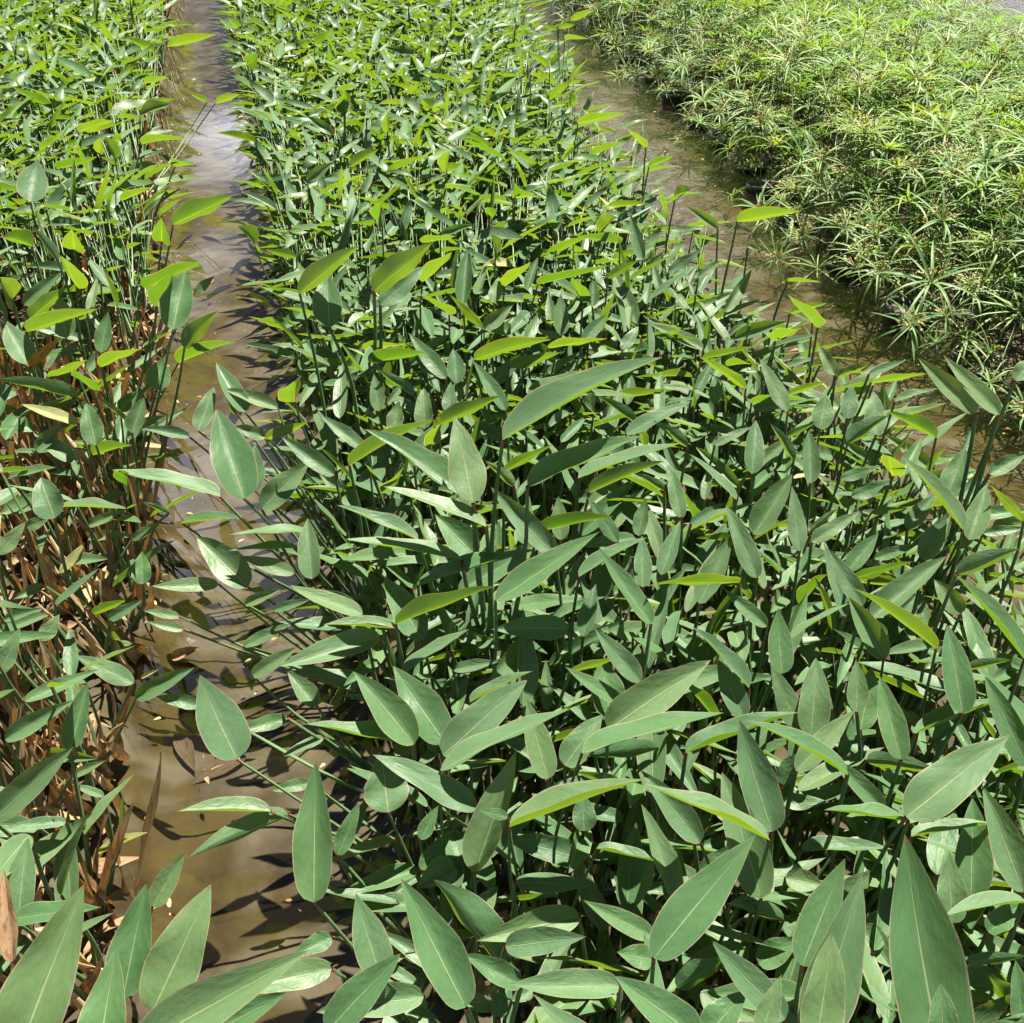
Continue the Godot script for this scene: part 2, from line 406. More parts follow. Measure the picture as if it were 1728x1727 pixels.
func blade_profile(t: float, slim: float) -> float:
	# breadth of a lance-shaped blade along its length, 1 at its broadest: rounded foot, drawn-out tip
	var q := 1.0 + 0.16 * slim
	var e := 0.5 + 0.08 * slim
	var m := e / (e + q)
	return pow(t, e) * pow(1.0 - t, q) / (pow(m, e) * pow(1.0 - m, q))

func blade_mesh(along: int, across: int, fold: float, bend: float, roll_a: float, roll_b: float, wave: float, sd: float) -> ArrayMesh:
	# base at the origin, length 1 along +z, breadth 1 along x, upper face +y; y is in units of the breadth
	var st := SurfaceTool.new()
	st.begin(Mesh.PRIMITIVE_TRIANGLES)
	for i in along + 1:
		var t := float(i) / along
		t = t * t * (3.0 - 2.0 * t) * 0.45 + t * 0.55
		var half := 0.5 * blade_profile(clampf(t, 0.0, 1.0), sin(sd * 2.3)) * (1.0 + 0.03 * sin(t * 13.0 + sd))
		if i == 0:
			half = 0.015
		if i == along:
			half = 0.004
		for j in across + 1:
			var u := (float(j) / across - 0.5) * 2.0
			var a := absf(u)
			var roll := roll_a if u < 0 else roll_b
			var ang := roll * a * a
			var x := u * half * cos(ang * 0.8)
			var y := fold * (sqrt(a * a + 0.01) - 0.1) * half * 2.0 + roll * a * a * half
			y += wave * a * sin(t * 11.0 + sd * 2.0 + u) * half * 1.5
			y += bend * (t * t - 0.25 * t) + 0.035 * sin(t * 6.0 + sd) * t
			st.set_uv(Vector2(float(j) / across, t))
			st.add_vertex(Vector3(x + 0.03 * sin(t * 3.0 + sd) * t, y, t))
	for i in along:
		for j in across:
			var a := i * (across + 1) + j
			var b := a + across + 1
			for k in [a, a + 1, b, a + 1, b + 1, b]:
				st.add_index(k)
	st.generate_normals()
	return st.commit()

func tube(st: SurfaceTool, pts: Array, radii: Array, sides: int, v0 := 0.0, v1 := 1.0, start := 0) -> int:
	for i in pts.size():
		var d: Vector3 = (pts[mini(i + 1, pts.size() - 1)] - pts[maxi(i - 1, 0)]).normalized()
		var x := d.cross(Vector3(0.31, 0.02, 0.95)).normalized()
		var z := x.cross(d)
		for s in sides + 1:
			var a := TAU * s / sides
			st.set_uv(Vector2(float(s) / sides, lerpf(v0, v1, float(i) / (pts.size() - 1))))
			st.add_vertex(pts[i] + (x * cos(a) + z * sin(a)) * radii[i])
	for i in pts.size() - 1:
		for s in sides:
			var a := start + i * (sides + 1) + s
			var b := a + sides + 1
			for k in [a, b, a + 1, a + 1, b, b + 1]:
				st.add_index(k)
	return start + pts.size() * (sides + 1)

func shapes() -> void:
	for k in 26:
		var r := RandomNumberGenerator.new()
		r.seed = 40 + k
		var fold := r.randf_range(0.12, 0.36) if k < 18 else r.randf_range(0.3, 0.46)
		var bend := r.randf_range(-0.34, 0.16)
		var ra := r.randf_range(-0.25, 0.3)
		var rb := r.randf_range(-0.25, 0.3)
		var wv := r.randf_range(0.02, 0.09)
		near_blades.append(blade_mesh(22, 6, fold, bend, ra, rb, wv, k * 1.7))
		far_blades.append(blade_mesh(6, 2, fold, bend, 0, 0, 0, k * 1.7))
	for k in 5:
		# a leaf stalk: length 1 along +y, radius about 1 in x and z; it bows but ends on its axis
		var st := SurfaceTool.new()
		st.begin(Mesh.PRIMITIVE_TRIANGLES)
		var pts := []
		var radii := []
		for i in 8:
			var t := i / 7.0
			var bow: float = sin(PI * t) * (1.0 - 0.4 * t) * [0.0, 5.0, -4.0, 8.0, 3.0][k]
			pts.append(Vector3(bow, t, 1.6 * sin(TAU * t) * (k % 3)))
			radii.append(lerpf(1.5, 0.72, pow(t, 0.7)))
		tube_flat(st, pts, radii, 6)
		st.generate_normals()
		stalk_meshes.append(st.commit())
	var fs := SurfaceTool.new()
	fs.begin(Mesh.PRIMITIVE_TRIANGLES)
	tube_flat(fs, [Vector3.ZERO, Vector3(2.5, 0.5, 1.0), Vector3.UP], [1.4, 1.1, 0.8], 5)
	fs.generate_normals()
	far_stalk = fs.commit()
	for k in 5:
		# a dried sheath: a curled strip, length 1 along +y, breadth about 1
		var st := SurfaceTool.new()
		st.begin(Mesh.PRIMITIVE_TRIANGLES)
		var n := 7
		for i in n:
			var t := float(i) / (n - 1)
			var half := 0.5 * (1.0 - 0.25 * t - 0.55 * t * t) * (1.0 + 0.2 * sin(t * 9.0 + k))
			for j in 4:
				var u := (j / 3.0 - 0.5) * 2.0
				st.set_uv(Vector2(j / 3.0, t))
				st.add_vertex(Vector3(u * half * 0.9, t, 0.55 * (1.0 - u * u) * half + [0.5, -0.8, 1.4, 0.2, -1.6][k] * t * t + 0.25 * sin(t * 7.0 + k * 2.0 + u)))
		for i in n - 1:
			for j in 3:
				var a := i * 4 + j
				for q in [a, a + 4, a + 1, a + 1, a + 4, a + 5]:
					st.add_index(q)
		st.generate_normals()
		sheath_meshes.append(st.commit())

func tube_flat(st: SurfaceTool, pts: Array, radii: Array, sides: int) -> void:
	# rings level in x and z (for shapes that are stretched later)
	for i in pts.size():
		for s in sides + 1:
			var a := TAU * s / sides
			st.set_uv(Vector2(float(s) / sides, pts[i].y))
			st.add_vertex(pts[i] + Vector3(cos(a), 0, sin(a)) * radii[i])
	for i in pts.size() - 1:
		for s in sides:
			var a := i * (sides + 1) + s
			var b := a + sides + 1
			for k in [a, a + 1, b, a + 1, b + 1, b]:
				st.add_index(k)


func side_of(x: float, z: float) -> int:
	# 0 bed beyond the clear channel, 1 clear channel, 2 middle bed, 3 rippled channel, 4 sedge bed, 5 water behind it
	if x < bank_x(z): return 0
	if x < midl_x(z): return 1
	if x < midr_x(z): return 2
	if x < sedge_x(z): return 3
	if x < back_x(z): return 4
	return 5

func step_in(x: float, edge: float, soft: float) -> float:
	return smoothstep(edge - soft, edge + soft, x)

func ground_height(x: float, z: float) -> float:
	var n := noise.get_noise_2d(x * 0.9, z * 0.9)
	var f := noise.get_noise_2d(x * 3.1 + 50.0, z * 3.1)
	var j := 0.10 * noise.get_noise_2d(x * 1.7, z * 1.7 + 30.0)
	var h := 0.035
	h = lerpf(h, -0.105, step_in(x + j, bank_x(z) + 0.03, 0.13))
	h = lerpf(h, -0.06, step_in(x + j, midl_x(z) + 0.05, 0.12))
	h = lerpf(h, -0.10, step_in(x + j, midr_x(z), 0.12))
	h = lerpf(h, 0.03, step_in(x + j, sedge_x(z) + 0.1, 0.14))
	h = lerpf(h, -0.10, step_in(x + j, back_x(z), 0.2))
	return h + 0.03 * n + 0.022 * f

func ground_and_water() -> void:
	var xs := []
	var zs := []
	for v in [-150.0, -60.0, -25.0, -12.0]: xs.append(v)
	for i in 221: xs.append(-6.0 + i * 0.05)
	for v in [6.0, 8.0, 12.0, 25.0, 60.0, 150.0]: xs.append(v)
	for v in [-200.0, -80.0, -40.0, -25.0, -18.0]: zs.append(v)
	for i in 40: zs.append(-15.0 + i * 0.15)
	for i in 191: zs.append(-9.0 + i * 0.05)
	for v in [1.2, 3.0, 8.0, 30.0, 150.0]: zs.append(v)
	var st := SurfaceTool.new()
	st.begin(Mesh.PRIMITIVE_TRIANGLES)
	for z in zs:
		for x in xs:
			var s := side_of(x + 0.08 * noise.get_noise_2d(x * 4.0, z * 4.0), z)
			var c := Color(0.052, 0.044, 0.030)
			if s == 1 or s == 3:
				# felt of algae on the silt, thickest along the dried bank
				var reach: float = x - bank_x(z) if s == 1 else 0.25 + 0.3 * absf(x - sedge_x(z))
				var alga := noise.get_noise_2d(x * 2.4 + 9.0, z * 2.4) + 0.5 * noise.get_noise_2d(x * 9.0, z * 9.0)
				if alga + (0.4 if s == 1 else 0.42) - reach * 1.15 > 0.0:
					c = Color(0.032, 0.026, 0.009)
			st.set_color(c)
			st.set_uv(Vector2(x, z) / 2.3)
			st.add_vertex(Vector3(x, ground_height(x, z) if absf(x) < 7.0 and z > -16.0 and z < 1.0 else -0.1, z))
	for i in zs.size() - 1:
		for j in xs.size() - 1:
			var a := i * xs.size() + j
			var b := a + xs.size()
			for k in [a, a + 1, b, a + 1, b + 1, b]:
				st.add_index(k)
	st.generate_normals()
	var mud := StandardMaterial3D.new()
	mud.resource_name = "mud"
	mud.vertex_color_use_as_albedo = true
	var ramp := Gradient.new()
	ramp.offsets = PackedFloat32Array([0.0, 0.4, 0.6, 1.0])
	ramp.colors = PackedColorArray([lin(0.42, 0.4, 0.36), lin(0.75, 0.74, 0.72), lin(0.95, 0.95, 0.94), lin(1, 1, 1)])
	mud.albedo_texture = noise_picture(5, 0.018, 5, ramp, false, 512)
	mud.roughness = 0.85
	mud.metallic_specular = 0.12
	mud.heightmap_enabled = true
	mud.heightmap_scale = 1.6
	mud.heightmap_texture = noise_picture(6, 0.03, 5, null, false, 512)
	var g := part("ground", st.commit(), mud, Transform3D(), self)
	g.set_meta("kind", "structure")

	var water := StandardMaterial3D.new()
	water.resource_name = "water"
	water.transparency = BaseMaterial3D.TRANSPARENCY_ALPHA
	water.albedo_color = Color(lin(0.07, 0.057, 0.03), 0.04)
	water.roughness = 0.02
	water.metallic_specular = 0.5
	water.normal_enabled = true
	water.normal_scale = 0.015
	water.normal_texture = noise_picture(8, 0.02, 3, null, true, 512)
	water.cull_mode = BaseMaterial3D.CULL_DISABLED
	var wave := water.duplicate() as StandardMaterial3D
	wave.resource_name = "rippled_water"
	wave.normal_scale = 0.6
	wave.uv1_scale = Vector3(2.2, 2.2, 1)
	for side in 2:
		var w := SurfaceTool.new()
		w.begin(Mesh.PRIMITIVE_TRIANGLES)
		var rows := [-200.0, -60.0, -30.0, -20.0, -12.0, -8.0, -5.0, -3.0, -1.0, 0.5, 5.0, 150.0]
		for z in rows:
			var seam := (midl_x(z) + midr_x(z)) * 0.5
			for x in ([-200.0, seam] if side == 0 else [seam, 200.0]):
				w.set_uv(Vector2(x, z) / 1.5)
				w.set_normal(Vector3.UP)
				w.set_tangent(Plane(1, 0, 0, 1))
				w.add_vertex(Vector3(x, 0, z))
		for i in rows.size() - 1:
			for k in [2 * i, 2 * i + 1, 2 * i + 2, 2 * i + 1, 2 * i + 3, 2 * i + 2]:
				w.add_index(k)
		var o := part(numbered("water"), w.commit(), water if side == 0 else wave, Transform3D(), self)
		o.set_meta("kind", "structure")

func noise_picture(sd: int, freq: float, octaves: int, ramp: Gradient, as_normal: bool, size: int) -> NoiseTexture2D:
	var n := FastNoiseLite.new()
	n.seed = sd
	n.frequency = freq
	n.fractal_octaves = octaves
	var t := NoiseTexture2D.new()
	t.width = size
	t.height = size
	t.seamless = true
	t.noise = n
	t.as_normal_map = as_normal
	t.bump_strength = 4.0
	if ramp:
		t.color_ramp = ramp
	return t


# ---- the lance-leaved water plants ----

class Blade:
	var base: Vector3
	var where: Transform3D
	var mat: StandardMaterial3D
	var shape := 0

class Plant:
	var root: Vector3
	var bed := 2
	var blades: Array = []
	var read := false        # holds blades read off the photograph
	var tall := false
	var marks := {}
	var look := ""
	var best := 0.0

var plants: Array[Plant] = []
var grid := {}

func cell(p: Vector3) -> Vector2i:
	return Vector2i(floori(p.x / 0.25), floori(p.z / 0.25))

func near_plants(p: Vector3) -> Array:
	var out := []
	var c := cell(p)
	for i in range(-1, 2):
		for j in range(-1, 2):
			out.append_array(grid.get(c + Vector2i(i, j), []))
	return out

func add_plant(root: Vector3, bed: int) -> Plant:
	var p := Plant.new()
	p.root = root
	p.bed = bed
	plants.append(p)
	var c := cell(root)
	if not grid.has(c):
		grid[c] = []
	grid[c].append(p)
	return p

func blade_frame(base: Vector3, along: Vector3, length: float, up: Vector3, breadth: float) -> Transform3D:
	var z := along.normalized()
	var x := up.cross(z).normalized()
	var y := z.cross(x)
	return Transform3D(Basis(x * breadth, y * breadth, z * length), base)

func mark(p: Vector2) -> void:
	var c := Vector2i(floori(p.x / 1728.0 * CELLS), floori(p.y / 1728.0 * CELLS))
	if c.x >= 0 and c.y >= 0 and c.x < CELLS and c.y < CELLS:
		mask[c.y * CELLS + c.x] = 1

func marked(p: Vector2) -> bool:
	var c := Vector2i(floori(p.x / 1728.0 * CELLS), floori(p.y / 1728.0 * CELLS))
	return c.x >= 0 and c.y >= 0 and c.x < CELLS and c.y < CELLS and mask[c.y * CELLS + c.x] == 1

func read_blades() -> void:
	mask.resize(CELLS * CELLS)
	for corner: Vector2 in BLADES:
		var list: Array = BLADES[corner]
		for i in range(0, list.size(), 7):
			var bp := corner + Vector2(list[i], list[i + 1]) / 2.878
			var tp := corner + Vector2(list[i + 2], list[i + 3]) / 2.878
			var wide: float = list[i + 4] / 2.878
			var face: int = list[i + 5]
			var h: float = (list[i + 6] if list[i + 6] else 55) / 100.0 + rng.randf_range(-0.012, 0.012)
			var b := at_height(bp, h)
			# the tip lies on its own line of sight, at the distance that gives the blade its usual rise
			var s := (bp.y - tp.y) / bp.distance_to(tp)
			var rise := deg_to_rad(lerpf(13.0, 36.0, s) if s > 0 else lerpf(13.0, -14.0, -s))
			if face < 0:
				rise += deg_to_rad(8.0)
			var dir := ray(tp)
			var t0 := depth_of(b)
			var best := 1e9
			var tip := b
			for k in 61:
				var q := EYE + dir * (t0 * (0.72 + 0.56 * k / 60.0))
				var v := q - b
				var l := v.length()
				var cost := pow(asin(clampf(v.y / l, -1, 1)) - rise, 2) + 30.0 * pow(maxf(0, l - 0.36), 2)
				if cost < best:
					best = cost
					tip = q
			var along := tip - b
			var length := along.length()
			var z := along / length
			var seen := (EYE - (b + tip) * 0.5).normalized()
			var e1 := (seen - z * seen.dot(z)).normalized()
			var e2 := z.cross(e1)
			var shown := wide / FOCAL * depth_of((b + tip) * 0.5)
			var breadth := maxf(length * 0.26, shown * 1.0)
			var trough := face == 1 and shown / length < 0.21   # a folded blade seen from its side
			if trough:
				breadth = maxf(length * 0.26, shown * 1.15)
			var c := clampf((shown * 0.75 if trough else shown) / breadth, 0.22, 0.98)
			if face < 0:
				c = -clampf(c, 0.22, 0.8)
			var up := e1 * c + e2 * sqrt(1 - c * c)
			var other := e1 * c - e2 * sqrt(1 - c * c)
			if other.y > up.y:
				up = other
			var blade := Blade.new()
			blade.base = b
			blade.where = blade_frame(b, along, length, up, breadth)
			blade.shape = 18 + rng.randi() % 8 if trough else rng.randi() % 18 if c > 0.62 else rng.randi() % 26
			blade.mat = green[rng.randi() % green.size()]
			match absi(face):
				2: blade.mat = yellow
				3: blade.mat = dry
				4: blade.mat = orange
			for k in 7:
				for j in [-0.3, 0.0, 0.3]:
					var mid := bp.lerp(tp, k / 6.0)
					mark(mid + (tp - bp).normalized().orthogonal() * wide * j)
			# which plant it grows on
			var want := Vector3(b.x, 0, b.z) - Vector3(z.x, 0, z.z) * 0.05
			var bed := 0 if bp.x < (390.0 if bp.y < 620.0 else 300.0) else 2
			if bed == 0:
				want.x = minf(want.x, bank_x(want.z) - 0.04)
			else:
				want.x = clampf(want.x, midl_x(want.z) + 0.05, midr_x(want.z) - 0.04)
			want.z = minf(want.z, -0.4)
			var home: Plant = null
			var nearest := 0.15
			for p: Plant in near_plants(want):
				var d := Vector2(p.root.x - want.x, p.root.z - want.z).length()
				if p.bed == bed and p.blades.size() < 6 and d < nearest:
					nearest = d
					home = p
			if home == null:
				home = add_plant(want, bed)
				home.read = true
			home.blades.append(blade)
			if h > 0.785:
				home.tall = true
			home.marks[absi(face)] = true

func grow(p: Plant, count: int, low: float, high: float) -> void:
	if p.bed == 2:
		# the margin along the rippled channel is lower and thinner
		var m := smoothstep(0.0, 0.75, midr_x(p.root.z) - p.root.x)
		low = lerpf(0.1, low, m)
		high = lerpf(0.26 if p.root.z > -4.6 else 0.42, high, m)
		count = roundi(count * lerpf(0.45 if p.root.z > -4.6 else 0.8, 1.0, m))
	var n0 := rng.randf() * TAU
	for k in count:
		var h := lerpf(low, high, pow((k + rng.randf()) / count, 0.65))
		var a := n0 + k * 2.4 + rng.randf_range(-0.4, 0.4)
		# blades tend to lean towards the light, which comes from ahead
		var d := Vector3(sin(a), 0, -cos(a))
		d = (d + Vector3(0.1, 0, -0.25) * rng.randf()).normalized()
		var rise := deg_to_rad(rng.randf_range(-4.0, 36.0))
		var length := rng.randf_range(0.13, 0.25) * (0.75 + 0.45 * h)
		if rng.randf() < 0.12:
			length *= 1.25
		var young := rng.randf() < 0.05
		if young:
			rise = deg_to_rad(rng.randf_range(55.0, 80.0))
		var lean := rng.randf_range(0.02, 0.13)
		var base := p.root + Vector3(d.x * lean, h, d.z * lean)
		var along := (d * cos(rise) + Vector3.UP * sin(rise)) * length
		if h > 0.3 and depth_of(base) < 5.5:
			var hits := 0
			for f in [0.0, 0.35, 0.7, 1.0]:
				if marked(pixel(base + along * f)):
					hits += 1
			if hits >= 2:
				base.y = lerpf(0.22, 0.44, rng.randf()) if p.root.x > 0.25 else lerpf(0.16, 0.3, rng.randf())
		var sideways := along.cross(Vector3.UP).normalized()
		# and turn their upper faces to the sun
		var up := sideways.cross(along).normalized() * 0.35 + SUN * 0.5 + Vector3(rng.randfn(0, 0.42), 0, rng.randfn(0, 0.42))
		var b := Blade.new()
		b.base = base
		b.where = blade_frame(base, along, length, up, length * rng.randf_range(0.16, 0.29))
		b.shape = rng.randi() % near_blades.size() if not young else 18 + rng.randi() % 8
		if young:
			b.where.basis.x *= 0.55
		var tone := rng.randf()
		b.mat = green[rng.randi() % green.size()]
		if tone > 1.0:
			b.mat = orange
		elif tone > 0.9985:
			b.mat = yellow
		p.blades.append(b)

func plant_beds() -> void:
	var readers := plants.size()
	for i in readers:
		plants[i].root.y = ground_height(plants[i].root.x, plants[i].root.z) - 0.02
	# fill the beds between them
	for n in 40000:
		var z := -0.45 - pow(rng.randf(), 1.25) * 13.6
		var half := 0.62 * (-z + 1.6)
		var x := rng.randf_range(-half, half)
		var at := Vector3(x, 0, z)
		var bed := side_of(x, z)
		if bed == 0 and x > bank_x(z) - 0.02 or bed == 2 and (x < midl_x(z) + 0.04 or x > midr_x(z) - 0.03) or bed != 0 and bed != 2:
			continue
		if not in_frame(at + Vector3.UP * 0.5, 420):
			continue
		if bed == 2 and midr_x(z) - x < 0.45 and rng.randf() < 0.75:
			continue
		var free := true
		var gap := (0.13 if z > -4.0 else 0.122) if bed == 2 else 0.14
		for p: Plant in near_plants(at):
			if Vector2(p.root.x - x, p.root.z - z).length() < gap:
				free = false
				break
		if free:
			at.y = ground_height(x, z) - 0.02
			add_plant(at, bed)
	for p in plants:
		var close := p.root.z > -4.2
		if p.read:
			grow(p, 6 if p.bed == 2 else 3, 0.24, 0.5)
		elif p.bed == 0:
			grow(p, rng.randi_range(11, 14) if not close else rng.randi_range(2, 4), 0.3, 0.58 if not close else 0.5)
		else:
			grow(p, rng.randi_range(10, 13), 0.30 if not close else 0.28, 0.62 if not close else 0.57)
	# the 300 that show largest stand singly
	var order := plants.duplicate()
	order.sort_custom(func(a: Plant, b: Plant): return weight(a) < weight(b))
	var single := 0
	var st := {}
	for p: Plant in order:
		if single < 300 and weight(p) < 100.0:
			build_plant(p)
			single += 1
		else:
			var beyond := "a" if p.bed == 0 else "b"
			for b: Blade in p.blades:
				put_in(st, beyond, b.mat, far_blades[b.shape], 0, b.where)
				put_in(st, beyond, stalk_mat, far_stalk, 0, stalk_frame(p.root, b.base, 0.0034))
			if p.bed == 0:
				for k in 2:
					put_in(st, beyond, sheath_mats[k % 3], sheath_meshes[k], 0, sheath_frame(p.root))
	for beyond in ["a", "b"]:
		var m := ArrayMesh.new()
		for mat in st[beyond]:
			st[beyond][mat].set_material(mat)
			st[beyond][mat].commit(m)
		var o := MeshInstance3D.new()
		o.name = numbered("water_plants")
		o.mesh = m
		o.set_meta("kind", "stuff")
		o.set_meta("category", "plants")
		o.set_meta("label", "far mass of lance-leaved water plants " + ("beyond the dried brown stalks" if beyond == "a" else "at the far end of the broad middle bed"))
		add_child(o)
	print("plants ", plants.size(), " read ", readers, " single ", single)

func weight(p: Plant) -> float:
	# distance, with what stands out of the frame put last
	return depth_of(p.root + Vector3.UP * 0.5) + (0.0 if in_frame(p.root + Vector3.UP * 0.5, 60) or p.read else 100.0) - (1.5 if p.read else 0.0)

func put_in(st: Dictionary, which: String, mat: Material, m: Mesh, surface: int, where: Transform3D) -> void:
	if not st.has(which):
		st[which] = {}
	if not st[which].has(mat):
		var s := SurfaceTool.new()
		s.begin(Mesh.PRIMITIVE_TRIANGLES)
		st[which][mat] = s
	st[which][mat].append_from(m, surface, where)

func stalk_frame(root: Vector3, top: Vector3, r: float) -> Transform3D:
	var y := top - root
	var x := y.cross(Vector3(0.2, 0.1, 1.0).rotated(Vector3.UP, root.x * 37.0 + top.z * 53.0)).normalized()
	var z := x.cross(y).normalized()
	return Transform3D(Basis(x * r, y, z * r), root)

func sheath_frame(root: Vector3) -> Transform3D:
	var a := rng.randf() * TAU
	var lean := rng.randf_range(0.03, 0.6)
	var y := Vector3(sin(a) * lean, 1.0, cos(a) * lean).normalized() * rng.randf_range(0.17, 0.42)
	var x := y.cross(Vector3(cos(a * 3.0), 0.1, sin(a * 3.0))).normalized()
	var z := x.cross(y).normalized()
	var w := rng.randf_range(0.018, 0.042)
	return Transform3D(Basis(x * w, y, z * w), root + Vector3(rng.randf_range(-0.07, 0.07), 0.0, rng.randf_range(-0.07, 0.07)))

func look_of(p: Plant) -> String:
	# what sets the plant apart: its largest leaf, and how that is held
	var best := 0.0
	var words := ""
	for b: Blade in p.blades:
		var z := b.where.basis.z
		var l := z.length()
		if l * (0.5 + b.base.y) > best:
			best = l * (0.5 + b.base.y)
			var w := b.where.basis.x.length() / l
			var rise := rad_to_deg(asin(clampf(z.y / l, -1, 1)))
			var breadth := "broad" if w > 0.33 else "slim" if w < 0.25 else "lance-shaped"
			var pose := "raised" if rise > 27.0 else "drooping" if rise < 0.0 else "level"
			var size := "large" if l > 0.27 else "small" if l < 0.19 else "mid-sized"
			words = "%s %s %s" % [size, breadth, pose]
	for b: Blade in p.blades:
		if b.mat == yellow and not p.marks.has(2):
			words += " and yellowing"
			break
	return words

func build_plant(p: Plant) -> void:
	var place := "inside the broad middle bed"
	var group := "water plants inside the middle bed"
	if p.bed == 0:
		place = "rising from dried brown stalks"
		group = "water plants among dried stalks"
	elif p.root.x < midl_x(p.root.z) + 0.24:
		place = "leaning over the smooth channel"
		group = "water plants leaning over the smooth channel"
	elif p.root.x > midr_x(p.root.z) - 0.3:
		place = "on the margin by the rippled channel"
		group = "water plants by the rippled channel"
	else:
		for t: Plant in plants:
			if t.tall and t.root.z > -3.5 and Vector2(t.root.x - p.root.x, t.root.z - p.root.z).length() < 0.42:
				place = "at the foot of a taller plant"
				group = "water plants round the tall ones"
	var label := "water plant with %s leaf %s" % [look_of(p), place]
	if p.marks.has(4):
		label = "water plant with one orange-yellow withering leaf among dried brown stalks"
		group = ""
	elif p.marks.has(3):
		label = "water plant with one large dry brown crumpled leaf beside the smooth channel"
		group = ""
	elif p.tall:
		label = "tall water plant, big leaves clear above its neighbours, " + place
		group = "tall plants standing clear of the beds"
	var o := thing("water_plant", p.root, label, "plant", group)
	var thick := rng.randf_range(0.0042, 0.0058)
	for b: Blade in p.blades:
		var w := b.where
		w.origin -= p.root
		part("leaf", near_blades[b.shape], b.mat, w, o)
		var foot := Vector3(rng.randf_range(-0.025, 0.025), 0, rng.randf_range(-0.025, 0.025))
		var out := b.base - p.root
		var r := thick * (1.35 if p.tall and out.y > 0.6 else 1.0)
		part("leaf_stalk", stalk_meshes[rng.randi() % 5], stalk_mat, stalk_frame(foot, out, r), o)
	if p.bed == 0:
		for k in (rng.randi_range(9, 14) if p.root.z > -3.6 else rng.randi_range(3, 5)):
			part("dry_sheath", sheath_meshes[rng.randi() % 5], sheath_mats[rng.randi() % 3], sheath_frame(Vector3.ZERO), o)


# ---- the umbrella sedge ----

func sedge_blade(segments: int, first: float, droop: float, length: float, wide: float, sd: float) -> ArrayMesh:
	var st := SurfaceTool.new()
	st.begin(Mesh.PRIMITIVE_TRIANGLES)
	add_sedge_blade(st, segments, first, droop, length, wide, sd, Transform3D(), 0)
	st.generate_normals()
	return st.commit()

func add_sedge_blade(st: SurfaceTool, segments: int, first: float, droop: float, length: float, wide: float, sd: float, where: Transform3D, start: int) -> int:
	var p := Vector3(0, 0, 0.004)
	var ang := first
	for i in segments + 1:
		var t := float(i) / segments
		var half := 0.5 * wide * minf(1.0, 0.45 + t * 4.0) * (1.0 - pow(t, 3.5) * 0.96)
		var up := Vector3(0, cos(ang), -sin(ang))
		for u in [-1.0, 0.0, 1.0]:
			st.set_uv(Vector2(u * 0.5 + 0.5, t))
			st.add_vertex(where * (p + Vector3(u * half + 0.012 * sin(t * 4.0 + sd) * t, 0, 0) + up * (absf(u) * half * 0.35)))
		p += Vector3(0, sin(ang), cos(ang)) * (length / segments)
		ang -= droop / segments * (0.5 + t)
	for i in segments:
		for j in 2:
			var a := start + i * 3 + j
			for k in [a, a + 1, a + 3, a + 1, a + 4, a + 3]:
				st.add_index(k)
	return start + (segments + 1) * 3

